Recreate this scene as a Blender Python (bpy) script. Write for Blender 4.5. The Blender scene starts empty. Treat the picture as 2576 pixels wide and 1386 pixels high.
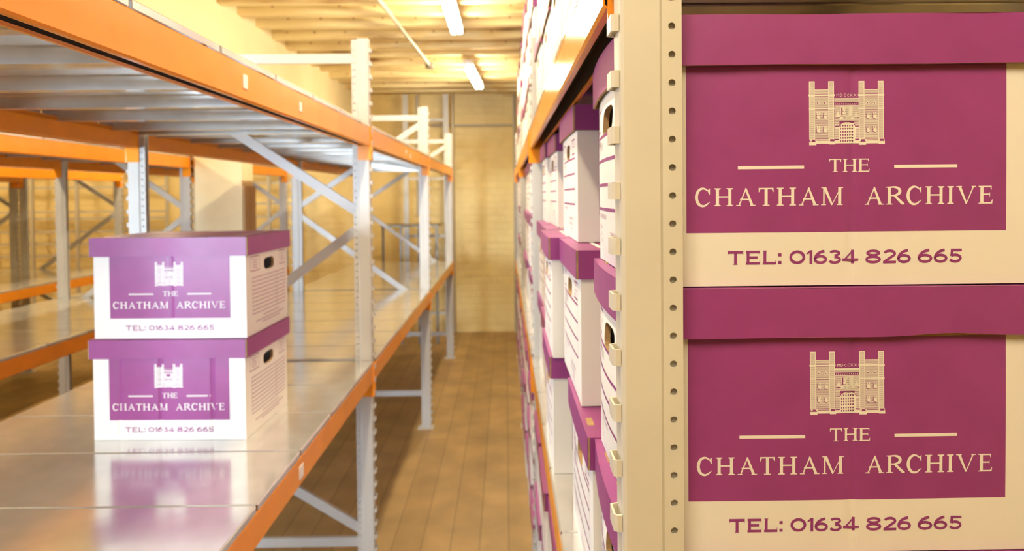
import bpy, math, random
from mathutils import Vector, Matrix
random.seed(7)
SC = bpy.context.scene
COL = SC.collection
CH = 1.495                       # camera height above the floor

# ------------------------------------------------------------------ camera
cam_d = bpy.data.cameras.new('camera')
cam = bpy.data.objects.new('camera', cam_d)
COL.objects.link(cam)
cam_d.sensor_width = 36.0
cam_d.lens = 1600.0 / 2576.0 * 36.0
cam_d.shift_y = -175.0 / 2576.0
cam_d.clip_start = 0.02
cam.matrix_world = (Matrix.Translation((0, 0, CH)) @ Matrix.Rotation(-0.0100, 4, 'Z')
                    @ Matrix.Rotation(math.pi / 2 - 0.0162, 4, 'X') @ Matrix.Rotation(-0.0095, 4, 'Z'))
cam_d.dof.use_dof = True
cam_d.dof.focus_distance = 0.60
cam_d.dof.aperture_fstop = 7.0
SC.camera = cam

# ------------------------------------------------------------------ world, exposure, daylight
SC.view_settings.view_transform = 'Standard'
SC.view_settings.look = 'None'
SC.view_settings.exposure = 0.0
SC.view_settings.gamma = 1.0
SC.cycles.use_denoising = True
SC.cycles.max_bounces = 10
SC.cycles.diffuse_bounces = 6
SC.cycles.sample_clamp_indirect = 8.0
w = bpy.data.worlds.new('world'); SC.world = w; w.use_nodes = True
w.node_tree.nodes['Background'].inputs[0].default_value = (1.0, 0.86, 0.66, 1)
w.node_tree.nodes['Background'].inputs[1].default_value = 0.06

def area_light(name, loc, aim, sx, sy, power, colour, spread=180):
    d = bpy.data.lights.new(name, 'AREA'); d.shape = 'RECTANGLE'
    d.size = sx; d.size_y = sy; d.energy = power; d.color = colour; d.spread = math.radians(spread)
    o = bpy.data.objects.new(name, d); COL.objects.link(o)
    o.location = loc
    o.rotation_euler = (Vector(aim) - Vector(loc)).to_track_quat('-Z', 'Y').to_euler()
    return o
# cool daylight through the rear window; unseen cool side fill added for box ends
area_light('rear_window_daylight', (-2.65, -3.1, 1.45), (-1.45, 1.6, 1.28), 0.8, 1.1, 23.0, (0.70, 0.85, 1.0), 41)
area_light('side_window_daylight', (-6.3, 0.75, 1.42), (0.1, 1.15, 1.28), 1.5, 0.9, 25.0, (0.62, 0.80, 1.0), 60)
TUBE_COLOUR = (1.0, 0.83, 0.54)
TUBE_STRENGTH = 148.0

# ------------------------------------------------------------------ materials
def mat(name, base, rough=0.6, metal=0.0, var=0.0, scale=8.0, bump=0.0, bscale=60.0, spec=0.5, stretch=None, dark=None):
    m = bpy.data.materials.new(name); m.use_nodes = True
    nt = m.node_tree; b = nt.nodes['Principled BSDF']
    b.inputs['Base Color'].default_value = (*base, 1)
    b.inputs['Roughness'].default_value = rough
    b.inputs['Metallic'].default_value = metal
    b.inputs['Specular IOR Level'].default_value = spec
    if var or bump:
        tc = nt.nodes.new('ShaderNodeTexCoord'); mp = nt.nodes.new('ShaderNodeMapping')
        nt.links.new(tc.outputs['Object'], mp.inputs[0])
        if stretch: mp.inputs['Scale'].default_value = stretch
    if var:
        n = nt.nodes.new('ShaderNodeTexNoise'); n.inputs['Scale'].default_value = scale; n.inputs['Detail'].default_value = 6
        r = nt.nodes.new('ShaderNodeValToRGB')
        dk = dark or tuple(c * (1 - var) for c in base)
        r.color_ramp.elements[0].position = 0.32; r.color_ramp.elements[0].color = (*dk, 1)
        r.color_ramp.elements[1].position = 0.68; r.color_ramp.elements[1].color = (*[min(1, c * (1 + var * .4)) for c in base], 1)
        nt.links.new(mp.outputs[0], n.inputs['Vector']); nt.links.new(n.outputs['Fac'], r.inputs[0])
        nt.links.new(r.outputs[0], b.inputs['Base Color'])
    if bump:
        n2 = nt.nodes.new('ShaderNodeTexNoise'); n2.inputs['Scale'].default_value = bscale; n2.inputs['Detail'].default_value = 4
        bp = nt.nodes.new('ShaderNodeBump'); bp.inputs['Strength'].default_value = bump; bp.inputs['Distance'].default_value = 0.002
        nt.links.new(mp.outputs[0], n2.inputs['Vector']); nt.links.new(n2.outputs['Fac'], bp.inputs['Height'])
        nt.links.new(bp.outputs[0], b.inputs['Normal'])
    return m

M_PAPER = mat('white_board', (0.84, 0.82, 0.78), 0.62, var=0.03, scale=5, bump=0.12, bscale=90)
M_PURPLE = mat('purple_print', (0.285, 0.046, 0.228), 0.40, var=0.08, scale=26, bump=0.08, bscale=130, spec=0.5)
M_KRAFT = mat('brown_board', (0.42, 0.27, 0.13), 0.8, var=0.25, scale=60)
M_PEN = mat('pen_ink', (0.16, 0.16, 0.18), 0.6)
M_ORANGE = mat('orange_paint', (0.86, 0.30, 0.015), 0.19, var=0.07, scale=14, bump=0.035, bscale=30)
M_CREAM = mat('cream_paint', (0.68, 0.65, 0.57), 0.38, var=0.05, scale=9, bump=0.04, bscale=60)
M_GREY = mat('grey_paint', (0.50, 0.495, 0.475), 0.38, var=0.05, scale=9, bump=0.04, bscale=60)
M_GALV = mat('galvanised_steel', (0.76, 0.76, 0.74), 0.16, 0.72, var=0.10, scale=16, bump=0.04, bscale=26)
M_STICK = mat('sticker_paper', (0.86, 0.85, 0.82), 0.5)
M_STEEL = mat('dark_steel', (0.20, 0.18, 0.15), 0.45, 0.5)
M_CONDUIT = mat('grey_conduit', (0.50, 0.46, 0.38), 0.4, 0.3)
M_PLY = mat('plywood', (0.50, 0.33, 0.16), 0.7, var=0.15, scale=12, stretch=(1, 1, .2))
M_HOUSE = mat('fitting_white', (0.80, 0.79, 0.75), 0.4)

def emission(name, colour, strength):
    m = bpy.data.materials.new(name); m.use_nodes = True
    nt = m.node_tree; b = nt.nodes['Principled BSDF']
    b.inputs['Base Color'].default_value = (.9, .9, .9, 1)
    b.inputs['Emission Color'].default_value = (*colour, 1)
    b.inputs['Emission Strength'].default_value = strength
    return m
M_TUBE = emission('lit_tube', TUBE_COLOUR, TUBE_STRENGTH)
M_TUBE_DIM = emission('lit_tube_older', TUBE_COLOUR, TUBE_STRENGTH * .45)  # weaker tubes for the added light behind the viewer

def wall_material(name, base, dark, courses=True):
    m = bpy.data.materials.new(name); m.use_nodes = True
    nt = m.node_tree; b = nt.nodes['Principled BSDF']; b.inputs['Roughness'].default_value = 0.6
    tc = nt.nodes.new('ShaderNodeTexCoord')
    n = nt.nodes.new('ShaderNodeTexNoise'); n.inputs['Scale'].default_value = 1.7; n.inputs['Detail'].default_value = 8
    n.inputs['Roughness'].default_value = 0.65
    r = nt.nodes.new('ShaderNodeValToRGB')
    r.color_ramp.elements[0].position = 0.25; r.color_ramp.elements[0].color = (*dark, 1)
    r.color_ramp.elements[1].position = 0.60; r.color_ramp.elements[1].color = (*base, 1)
    nt.links.new(tc.outputs['Object'], n.inputs['Vector']); nt.links.new(n.outputs['Fac'], r.inputs[0])
    nt.links.new(r.outputs[0], b.inputs['Base Color'])
    if courses:
        mp = nt.nodes.new('ShaderNodeMapping'); mp.inputs['Rotation'].default_value = (math.pi / 2, 0, 0)
        nt.links.new(tc.outputs['Object'], mp.inputs[0])
        br = nt.nodes.new('ShaderNodeTexBrick'); br.inputs['Scale'].default_value = 1.0
        br.inputs['Brick Width'].default_value = 0.23; br.inputs['Row Height'].default_value = 0.075
        br.inputs['Mortar Size'].default_value = 0.008; br.inputs['Mortar Smooth'].default_value = 0.6
        br.inputs['Color1'].default_value = (1, 1, 1, 1); br.inputs['Color2'].default_value = (.85, .85, .85, 1); br.inputs['Mortar'].default_value = (0, 0, 0, 1)
        nt.links.new(mp.outputs[0], br.inputs['Vector'])
        bp = nt.nodes.new('ShaderNodeBump'); bp.inputs['Strength'].default_value = 0.5; bp.inputs['Distance'].default_value = 0.008
        nt.links.new(br.outputs['Color'], bp.inputs['Height']); nt.links.new(bp.outputs[0], b.inputs['Normal'])
    return m
M_WALL = wall_material('painted_brick', (0.81, 0.66, 0.32), (0.64, 0.48, 0.20))
M_BEAMPAINT = wall_material('painted_plaster', (0.86, 0.77, 0.52), (0.74, 0.62, 0.36), False)

def joist_material():
    m = bpy.data.materials.new('painted_joist'); m.use_nodes = True
    nt = m.node_tree; b = nt.nodes['Principled BSDF']; b.inputs['Roughness'].default_value = 0.6
    tc = nt.nodes.new('ShaderNodeTexCoord'); mp = nt.nodes.new('ShaderNodeMapping')
    mp.inputs['Scale'].default_value = (1.0, 7, 7)
    nt.links.new(tc.outputs['Object'], mp.inputs[0])
    oi = nt.nodes.new('ShaderNodeObjectInfo'); ad = nt.nodes.new('ShaderNodeVectorMath'); ad.operation = 'ADD'
    sc = nt.nodes.new('ShaderNodeVectorMath'); sc.operation = 'SCALE'; sc.inputs['Scale'].default_value = 40
    cx = nt.nodes.new('ShaderNodeCombineXYZ')
    nt.links.new(oi.outputs['Random'], cx.inputs[0]); nt.links.new(oi.outputs['Random'], cx.inputs[1])
    nt.links.new(cx.outputs[0], sc.inputs[0]); nt.links.new(mp.outputs[0], ad.inputs[0]); nt.links.new(sc.outputs[0], ad.inputs[1])
    n = nt.nodes.new('ShaderNodeTexNoise'); n.inputs['Scale'].default_value = 1.6; n.inputs['Detail'].default_value = 7
    r = nt.nodes.new('ShaderNodeValToRGB')
    e = r.color_ramp.elements
    e[0].position = 0.30; e[0].color = (0.24, 0.12, 0.03, 1)
    e[1].position = 0.52; e[1].color = (0.80, 0.68, 0.38, 1)
    x = e.new(0.40); x.color = (0.60, 0.46, 0.22, 1)
    nt.links.new(ad.outputs[0], n.inputs['Vector']); nt.links.new(n.outputs['Fac'], r.inputs[0])
    nt.links.new(r.outputs[0], b.inputs['Base Color'])
    return m
M_JOIST = joist_material()

def floor_material():
    m = bpy.data.materials.new('floor_boards'); m.use_nodes = True
    nt = m.node_tree; b = nt.nodes['Principled BSDF']; b.inputs['Roughness'].default_value = 0.5
    tc = nt.nodes.new('ShaderNodeTexCoord')
    mp = nt.nodes.new('ShaderNodeMapping'); mp.inputs['Rotation'].default_value = (0, 0, math.pi / 2)
    nt.links.new(tc.outputs['Object'], mp.inputs[0])
    br = nt.nodes.new('ShaderNodeTexBrick'); br.inputs['Scale'].default_value = 1
    br.inputs['Brick Width'].default_value = 2.6; br.inputs['Row Height'].default_value = 0.125
    br.inputs['Mortar Size'].default_value = 0.004; br.inputs['Mortar Smooth'].default_value = 0.3
    br.inputs['Color1'].default_value = (0.36, 0.235, 0.095, 1); br.inputs['Color2'].default_value = (0.30, 0.19, 0.072, 1)
    br.inputs['Mortar'].default_value = (0.22, 0.14, 0.054, 1)
    nt.links.new(mp.outputs[0], br.inputs['Vector'])
    n = nt.nodes.new('ShaderNodeTexNoise'); n.inputs['Scale'].default_value = 5; n.inputs['Detail'].default_value = 8
    nt.links.new(tc.outputs['Object'], n.inputs['Vector'])
    mx = nt.nodes.new('ShaderNodeMixRGB'); mx.blend_type = 'OVERLAY'; mx.inputs[0].default_value = 0.5
    nt.links.new(br.outputs['Color'], mx.inputs[1]); nt.links.new(n.outputs['Fac'], mx.inputs[2])
    nt.links.new(mx.outputs[0], b.inputs['Base Color'])
    return m
M_FLOOR = floor_material()

# ------------------------------------------------------------------ mesh helpers
class MB:
    def __init__(s): s.v = []; s.f = []; s.m = []
    def poly(s, pts, m=0):
        i = len(s.v); s.v += [tuple(p) for p in pts]; s.f.append(tuple(range(i, i + len(pts)))); s.m.append(m)
    def grid(s, fn, us, vs, m=0):
        i = len(s.v); nu = len(us)
        for b in vs:
            for a in us: s.v.append(tuple(fn(a, b)))
        for y in range(len(vs) - 1):
            for x in range(nu - 1):
                k = i + y * nu + x
                s.f.append((k, k + 1, k + nu + 1, k + nu)); s.m.append(m)
    def box(s, lo, hi, m=0):
        x0, y0, z0 = lo; x1, y1, z1 = hi
        i = len(s.v)
        s.v += [(x0, y0, z0), (x1, y0, z0), (x1, y1, z0), (x0, y1, z0), (x0, y0, z1), (x1, y0, z1), (x1, y1, z1), (x0, y1, z1)]
        for q in ((0, 3, 2, 1), (4, 5, 6, 7), (0, 1, 5, 4), (1, 2, 6, 5), (2, 3, 7, 6), (3, 0, 4, 7)):
            s.f.append(tuple(i + k for k in q)); s.m.append(m)
    def thin(s, path, t, fn, s0, s1, m=0, closed=False, m2=None):
        """a sheet of thickness t bent along path (a list of 2-D points), drawn out from s0 to s1; fn(a, b, s) -> point"""
        n = len(path); out = []
        for i, p in enumerate(path):
            a = path[i - 1] if (i or closed) else None
            c = path[(i + 1) % n] if (i < n - 1 or closed) else None
            def nrm(p, q):
                dx, dy = q[0] - p[0], q[1] - p[1]; l = math.hypot(dx, dy); return (-dy / l, dx / l)
            n1 = nrm(a, p) if a else None; n2 = nrm(p, c) if c else None
            if n1 and n2:
                k = 1 + n1[0] * n2[0] + n1[1] * n2[1]; k = max(k, 0.3)
                nn = ((n1[0] + n2[0]) / k, (n1[1] + n2[1]) / k)
            else: nn = n1 or n2
            out.append((p[0] + nn[0] * t, p[1] + nn[1] * t))
        i = len(s.v)
        for q in (path, out):
            for e in (s0, s1):
                for p in q: s.v.append(tuple(fn(p[0], p[1], e)))
        A, B, Cc, D = i, i + n, i + 2 * n, i + 3 * n
        for k in range(n if closed else n - 1):
            j = (k + 1) % n
            for q in ((A + k, A + j, B + j, B + k), (Cc + k, D + k, D + j, Cc + j), (A + k, Cc + k, Cc + j, A + j), (B + k, B + j, D + j, D + k)):
                s.f.append(q); s.m.append(m)
            if m2 is not None: s.m[-3] = m2
        if not closed:
            s.f += [(A, B, D, Cc), (A + n - 1, Cc + n - 1, D + n - 1, B + n - 1)]; s.m += [m, m]
    def tube(s, p0, p1, r, n=12, m=0, cap=True):
        p0 = Vector(p0); p1 = Vector(p1); d = (p1 - p0).normalized()
        a = d.orthogonal().normalized(); b = d.cross(a); i = len(s.v)
        for p in (p0, p1):
            for k in range(n):
                t = 2 * math.pi * k / n; s.v.append(tuple(p + a * math.cos(t) * r + b * math.sin(t) * r))
        for k in range(n):
            j = (k + 1) % n; s.f.append((i + k, i + j, i + n + j, i + n + k)); s.m.append(m)
        if cap:
            s.f.append(tuple(i + n - 1 - k for k in range(n))); s.f.append(tuple(i + n + k for k in range(n))); s.m += [m, m]
    def mesh(s, name, mats):
        me = bpy.data.meshes.new(name); me.from_pydata(s.v, [], s.f); me.update()
        for x in mats: me.materials.append(x)
        me.polygons.foreach_set('material_index', s.m); me.update()
        return me
    def build(s, name, mats, parent=None, loc=None):
        o = bpy.data.objects.new(name, s.mesh(name, mats)); COL.objects.link(o)
        if parent: o.parent = parent
        if loc: o.location = loc
        return o

def smooth(o, ang=35):
    for p in o.data.polygons: p.use_smooth = True
    try: o.data.set_sharp_from_angle(angle=math.radians(ang))
    except Exception: pass
def tag(o, label, cat, group=None, kind=None):
    o['label'] = label; o['category'] = cat
    if group: o['group'] = group
    if kind: o['kind'] = kind
    return o
def thing(name, loc, label, cat, group=None, rz=0.0):
    o = bpy.data.objects.new(name, None); COL.objects.link(o); o.empty_display_size = .05
    o.location = loc; o.rotation_euler = (0, 0, rz)
    return tag(o, label, cat, group)
def link(name, me, parent=None, loc=(0, 0, 0), rot=(0, 0, 0)):
    o = bpy.data.objects.new(name, me); COL.objects.link(o)
    if parent: o.parent = parent
    o.location = loc; o.rotation_euler = rot
    return o
def struct(name, mb, mats, loc=None, label=None, cat=None):
    o = mb.build(name, mats, None, loc); o['kind'] = 'structure'
    if label: o['label'] = label; o['category'] = cat
    return o
def lin(a, b, n): return [a + (b - a) * i / n for i in range(n + 1)]
ORD = 'first second third fourth fifth sixth seventh eighth ninth tenth'.split()

# ------------------------------------------------------------------ the room
WALL_Y = 6.97; JB = CH + 1.10; CB = CH + 1.26
XL, XR, YR = -6.4, 2.4, -3.2
b = MB(); b.box((XL, YR, -0.1), (XR, WALL_Y, 0)); struct('floor', b, [M_FLOOR], label='brown wooden floor boards running along the aisle', cat='floor')
b = MB(); b.box((XL, YR, CB), (XR, WALL_Y, CB + 0.1)); struct('ceiling', b, [M_JOIST], label='cream painted ceiling boards above the joists', cat='ceiling')
b = MB(); b.box((XL, WALL_Y, 0), (XR, WALL_Y + .2, CB)); struct('wall_end', b, [M_WALL], label='cream painted brick wall at the end of the aisle', cat='wall')
b = MB(); b.box((XL - .2, YR, 0), (XL, -.05, CB)); b.box((XL - .2, 1.55, 0), (XL, WALL_Y, CB)); b.box((XL - .2, -.05, 0), (XL, 1.55, .92)); b.box((XL - .2, -.05, 1.92), (XL, 1.55, CB)); struct('wall_left', b, [M_WALL], label='cream side wall beyond the left racks', cat='wall')
b = MB(); b.box((XR, YR, 0), (XR + .2, WALL_Y, CB)); struct('wall_right', b, [M_WALL], label='cream side wall behind the right rack', cat='wall')
b = MB()                                  # rear wall with the window opening that lets the daylight in
b.box((XL, YR - .2, 0), (-4.0, YR, CB)); b.box((-2.2, YR - .2, 0), (XR, YR, CB)); b.box((-4.0, YR - .2, 0), (-2.2, YR, .8)); b.box((-4.0, YR - .2, 2.1), (-2.2, YR, CB))
struct('wall_rear', b, [M_WALL], label='cream rear wall with a window opening, behind the viewer', cat='wall')
k = 0
y = 0.50 - 0.2825 * 6
while y < WALL_Y - .1:
    b = MB(); h = .035 + random.uniform(-.004, .006); dz = random.uniform(-.012, .006)
    b.box((-1.62, -h, 0), (XR, h, CB - JB - dz))
    x = -1.5 + random.uniform(0, .15)
    while x < .6:
        b.box((x - .008, -h - .002, .038 + dz), (x + .008, -h, .051 + dz), 1); x += random.choice((.19, .21, .23, .40))
    o = struct('ceiling_joist', b, [M_JOIST, M_PLY], (0, y, JB + dz), 'stained cream timber joist crossing under the ceiling boards', 'joist')
    o['group'] = 'ceiling joists'
    y += 0.2825; k += 1
b = MB(); b.box((-1.92, YR, CH + .74), (-1.60, WALL_Y, CB)); struct('ceiling_beam', b, [M_BEAMPAINT], label='deep cream downstand beam running along the ceiling above the pillar', cat='beam')
b = MB(); b.box((-1.885, 3.88, 0), (-1.60, 4.05, CH + .74)); struct('pillar', b, [M_BEAMPAINT], label='square cream painted pillar between the first two left racks', cat='pillar')
b = MB(); b.box((-1.598, 3.885, 0), (-1.586, 4.055, CH + .075))
tag(b.build('plywood_board', [M_PLY]), 'tan board standing against the right side of the cream pillar', 'board')

# ------------------------------------------------------------------ racking parts
UW, UD, UT = 0.0545, 0.030, 0.0018       # upright: across the rack, along the aisle, sheet
def plate_holes(mb, fn, u0, u1, z0, z1, pitch, r, n=12, m=0):
    """flat strip with a row of round holes; fn(u, z, d) -> point, d = 0 outer face, 1 inner face"""
    k = int((z1 - z0) / pitch); p = (z1 - z0) / k; uc = (u0 + u1) / 2
    for i in range(k):
        za, zb = z0 + i * p, z0 + (i + 1) * p; zc = (za + zb) / 2
        hol, rec = [], []
        for q in range(n):
            t = 2 * math.pi * (q + .5) / n; c, s_ = math.cos(t), math.sin(t)
            hol.append((uc + c * r, zc + s_ * r))
            kx = min((u1 - u0) / 2 / max(abs(c), 1e-6), (zb - za) / 2 / max(abs(s_), 1e-6))
            rec.append([uc + c * kx, zc + s_ * kx])
        for sx in (-1, 1):               # nearest ray on each corner is moved to the corner
            for sz in (-1, 1):
                cx, cz = (u1 if sx > 0 else u0), (zb if sz > 0 else za)
                j = min(range(n), key=lambda q: (rec[q][0] - cx) ** 2 + (rec[q][1] - cz) ** 2); rec[j] = [cx, cz]
        for q in range(n):
            j = (q + 1) % n
            for d in (0, 1):
                mb.poly([fn(*hol[q], d), fn(*rec[q], d), fn(*rec[j], d), fn(*hol[j], d)], m)
            mb.poly([fn(*hol[q], 0), fn(*hol[j], 0), fn(*hol[j], 1), fn(*hol[q], 1)], m)

def upright_mesh(height, paint):
    """front (aisle) face at x = 0 looking to -x, sheet folded back to x = UW"""
    mb = MB(); h = UD / 2; e = .004
    ident = lambda a, b_, z: (a, b_, z)
    path = [(.0375, h - .0035), (.0345, h), (e, h), (.0012, h - .0012), (0, h - e), (0, -h + e), (.0012, -h + .0012), (e, -h), (.0345, -h), (.0375, -h + .0035)]
    mb.thin(path, UT, ident, 0.004, height)
    for sg in (-1, 1):
        fn = lambda u, z, d, sg=sg: (u, sg * (h - .0035 - d * UT), z)
        plate_holes(mb, fn, .0375, UW, 0.02, height - .004, .0241, .0031)
        for u in (.0375, UW):
            mb.poly([fn(u, .02, 0), fn(u, .02, 1), fn(u, height - .004, 1), fn(u, height - .004, 0)])
        mb.poly([fn(.0375, .02, 0), fn(UW, .02, 0), fn(UW, .004, 0), fn(.0375, .004, 0)])
        mb.thin([(UW - UT, sg * (h - .0053)), (UW - UT, sg * (h - .011))], UT * sg, ident, .02, height - .004)
    for sg in (-1, 1): mb.box((.0378, min(sg * (h - .0092), sg * (h - .0084)), .02), (UW - .004, max(sg * (h - .0092), sg * (h - .0084)), height - .004))
    z = .045                              # punched-out lugs down the aisle face
    while z < height - .03:
        mb.thin([(0, h - .0035), (-.0068, h - .006), (-.0068, -h + .004), (-.0040, -h + .0022), (0, -h + .002)], UT, ident, z, z + .0145)
        z += .0482
    return mb.mesh('upright', [paint])
UP_H = CH + .575
ME_UP = upright_mesh(UP_H, M_GREY); ME_UP_CREAM = upright_mesh(UP_H, M_CREAM)
fb = MB(); fb.box((-.012, -.04, 0), (.075, .04, .004)); fb.tube((.066, .027, .004), (.066, .027, .012), .006, 8)
ME_FOOT = fb.mesh('foot_plate', [M_GREY])

def brace_mesh(p0, p1, wd=.034, dp=.014):
    """C channel lying in the plane of the frame from p0 to p1 (x, z)"""
    mb = MB(); a = Vector((p1[0] - p0[0], p1[1] - p0[1])); L = a.length; a /= L; n = Vector((-a[1], a[0]))
    fn = lambda q, y, s_: (p0[0] + a[0] * s_ + n[0] * q, y, p0[1] + a[1] * s_ + n[1] * q)
    mb.thin([(-wd / 2, dp), (-wd / 2, 0), (wd / 2, 0), (wd / 2, dp)], .0016, fn, 0, L)
    for s_ in (.012, L - .012): mb.tube(fn(0, -.004, s_), fn(0, .012, s_), .006, 8)
    return mb.mesh('brace', [M_GREY])
BR = {}
def upright_frame(x_front, x_back, y, label, knee='front', wide=1.14, me=None):
    t = thing('upright_frame', (0, y, 0), label, 'upright frame', 'upright frames of the racks')
    r1 = math.pi if x_back < x_front else 0
    for x, r in ((x_front, r1), (x_back, math.pi - r1)):
        u = link('upright', me or ME_UP, t, (x, 0, 0), (0, 0, r))
        u.scale = (wide, 1, 1); link('foot_plate', ME_FOOT, u)
    dep = abs(x_back - x_front); sg = 1 if x_back > x_front else -1
    f, bk = .040, dep - .040
    if knee != 'front': f, bk = bk, f
    segs = [((.040, 2.0), (dep - .040, 2.0)), ((bk, 1.965), (f, 1.435)), ((f, 1.385), (bk, .80)), ((bk, .755), (f, .265)), ((.040, .225), (dep - .040, .225))]
    for p0, p1 in segs:
        key = (round(dep, 3), sg, p0, p1)
        if key not in BR: BR[key] = brace_mesh((p0[0] * sg, p0[1]), (p1[0] * sg, p1[1]))
        link('brace', BR[key], t, (x_front, -.006, 0))
    return t

BH, BWD = 0.067, 0.046
BEAM = {}
def beam_mesh(L):
    """beam along +y, outer face at x = 0 looking to -x, top at z = 0"""
    mb = MB(); fn = lambda a, b_, s_: (a, s_, b_)
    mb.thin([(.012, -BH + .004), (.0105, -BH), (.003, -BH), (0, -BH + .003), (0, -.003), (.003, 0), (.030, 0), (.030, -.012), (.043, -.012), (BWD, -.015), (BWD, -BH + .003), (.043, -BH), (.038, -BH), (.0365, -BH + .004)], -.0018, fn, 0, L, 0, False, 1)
    return mb.mesh('shelf_beam', [M_ORANGE, M_STEEL])  # inner faces in dark steel: the slot's shade is put into the colour
cb = MB()                                # end connector of the beam: an L of plate, hooked on the upright's aisle face
cb.thin([(BWD, .0), (.001, .0), (-.0035, .002), (-.0035, .030)], -.0022, lambda a, b_, s_: (a, b_, s_), -.118, .004)
cb.tube((-.0055, .017, -.035), (-.0030, .017, -.035), .005, 8); cb.tube((-.0055, .017, -.085), (-.0030, .017, -.085), .005, 8)
ME_CONN = cb.mesh('end_connector', [M_ORANGE])
cb = MB(); cb.box((.004, 0, -.078), (BWD, .0022, .002)); ME_CONN_FLAT = cb.mesh('end_connector', [M_ORANGE])
def shelf_beam(x, y0, y1, ztop, face, label, stickers=(), flat=False):
    """face = -1: outer face looks to -x, +1: to +x"""
    t = thing('shelf_beam', (x, y0, ztop), label, 'beam', 'orange shelf beams')
    L = y1 - y0; g = UD / 2 + .001
    key = round(L, 3)
    if key not in BEAM: BEAM[key] = beam_mesh(L - 2 * g - .006)
    LL = L - 2 * g - .006
    if face < 0:
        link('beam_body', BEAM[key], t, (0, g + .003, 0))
        e0 = link('end_connector', ME_CONN, t, (0, L - g - .001, 0))
        e1 = link('end_connector', ME_CONN_FLAT if flat else ME_CONN, t, (0, g + .001, 0)); e1.scale = (1, 1 if flat else -1, 1)
    else:
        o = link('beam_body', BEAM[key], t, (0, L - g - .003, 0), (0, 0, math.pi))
        e0 = link('end_connector', ME_CONN, t, (0, L - g - .001, 0)); e0.scale = (-1, 1, 1)
        e1 = link('end_connector', ME_CONN, t, (0, g + .001, 0), (0, 0, math.pi))
    for yy, wd, hh, zz in stickers:
        sb = MB(); sb.box((-.0006, -wd / 2, -hh / 2), (.0006, wd / 2, hh / 2))
        sb.build('sticker', [M_STICK], t, (face * .0006, yy - y0, zz))
    return t

PANEL = {}
def panel_mesh(wd, dep):
    """shelf panel: x from 0 to dep, y from 0 to wd, top at z = 0; folded edges, hollow underneath"""
    mb = MB(); t = .0014; c = .0035
    # top sheet with rolled long edges and a return at the bottom of each lip
    fn = lambda a, b_, s_: (s_, a, b_)
    prof = [(.014, -.034), (.0012, -.034), (.0006, -.033), (.0006, -c), (.0016, -.001), (c, 0), (wd - c, 0), (wd - .0016, -.001), (wd - .0006, -c), (wd - .0006, -.033), (wd - .0012, -.034), (wd - .014, -.034)]
    mb.thin(prof, -t, fn, BWD + .003, dep - BWD - .003)
    short = [(.0006, -.0135), (.0006, -c), (.0016, -.001), (c, 0), (wd - c, 0), (wd - .0016, -.001), (wd - .0006, -c), (wd - .0006, -.0135)]
    mb.thin(short, -t, fn, .003, BWD + .003); mb.thin(short, -t, fn, dep - BWD - .003, dep - .003)
    # turned-down ends lying over the beams
    fe = lambda a, b_, s_: (a, s_, b_)
    mb.thin([(0, -.0135), (0, -.003), (.003, 0)], -t, fe, .004, wd - .004)
    mb.thin([(dep - .003, 0), (dep, -.003), (dep, -.0135)], -t, fe, .004, wd - .004)
    # pressed stiffening rib along the underside
    mb.thin([(wd / 2 - .022, -t), (wd / 2 - .016, -.010), (wd / 2 + .016, -.010), (wd / 2 + .022, -t)], -t, fn, BWD + .01, dep - BWD - .01)
    return mb.mesh('shelf_panel', [M_GALV])
def shelf_panels(x0, x1, y0, y1, seam, ztop, where, group):
    """panels between the frames at y0 and y1, with joints at seam + n * pitch"""
    g = UD / 2 + .004; a, e = y0 + g, y1 - g; pitch = .2645
    ys = [a]; s_ = seam
    while s_ > a + .06: s_ -= pitch
    while s_ <= a + .06: s_ += pitch
    while s_ < e - .06: ys.append(s_); s_ += pitch
    ys.append(e)
    for i in range(len(ys) - 1):
        wd = round(ys[i + 1] - ys[i] - .0012, 4); key = (wd, round(x1 - x0, 3))
        if key not in PANEL: PANEL[key] = panel_mesh(*key)
        o = link('shelf_panel', PANEL[key], None, (x0, ys[i], ztop))
        tag(o, 'galvanised shelf panel, %s from the near end, %s' % (ORD[i], where), 'shelf panel', group)

# ------------------------------------------------------------------ left racks
DL, DU = CH - .598, CH + .266             # tops of the lower and upper shelf panels
Y1 = [.575, 2.335, 4.10, 5.87]
BAY = ['nearest bay', 'middle bay', 'farthest bay']
XF, XB = -.490, -1.372
fr_words = ['at the near end of', 'second from the near end of', 'third from the near end of', 'at the far end of']
for i, yy in enumerate(Y1):
    upright_frame(XF - .003, XB + .003, yy, 'grey perforated upright frame %s the aisle-side left rack' % fr_words[i], 'front' if i < 2 else 'back')
for i in range(3):
    for zt, lv in ((DL, 'lower'), (DU, 'upper')):
        st = []
        if lv == 'upper' and i == 0: st = [(1.21, .020, .026, -.032), (1.535, .017, .022, -.034)]
        if lv == 'upper' and i == 1: st = [(3.15, .016, .020, -.03), (3.30, .016, .020, -.04)]
        if lv == 'lower' and i == 0: st = [(1.50, .030, .030, -.036)]
        shelf_beam(XF, Y1[i], Y1[i + 1], zt - .014, 1, 'orange aisle-side beam under the %s shelf of the first left rack, %s' % (lv, BAY[i]), st)
        shelf_beam(XB, Y1[i], Y1[i + 1], zt - .014, -1, 'orange rear beam under the %s shelf of the first left rack, %s' % (lv, BAY[i]))
        shelf_panels(XB, XF, Y1[i], Y1[i + 1], (1.235 if lv == 'lower' else .845), zt, "first left rack's %s shelf, %s" % (lv, BAY[i]), 'panels of the first left rack')
Y2 = [2.13, 3.90, 5.60]
X2F, X2B = -1.915, -2.735
for i, yy in enumerate(Y2):
    upright_frame(X2F - .003, X2B + .003, yy, 'grey upright frame of the second left rack, %s' % ['near end', 'beside the cream pillar', 'far end behind the pillar'][i], 'front')
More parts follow.
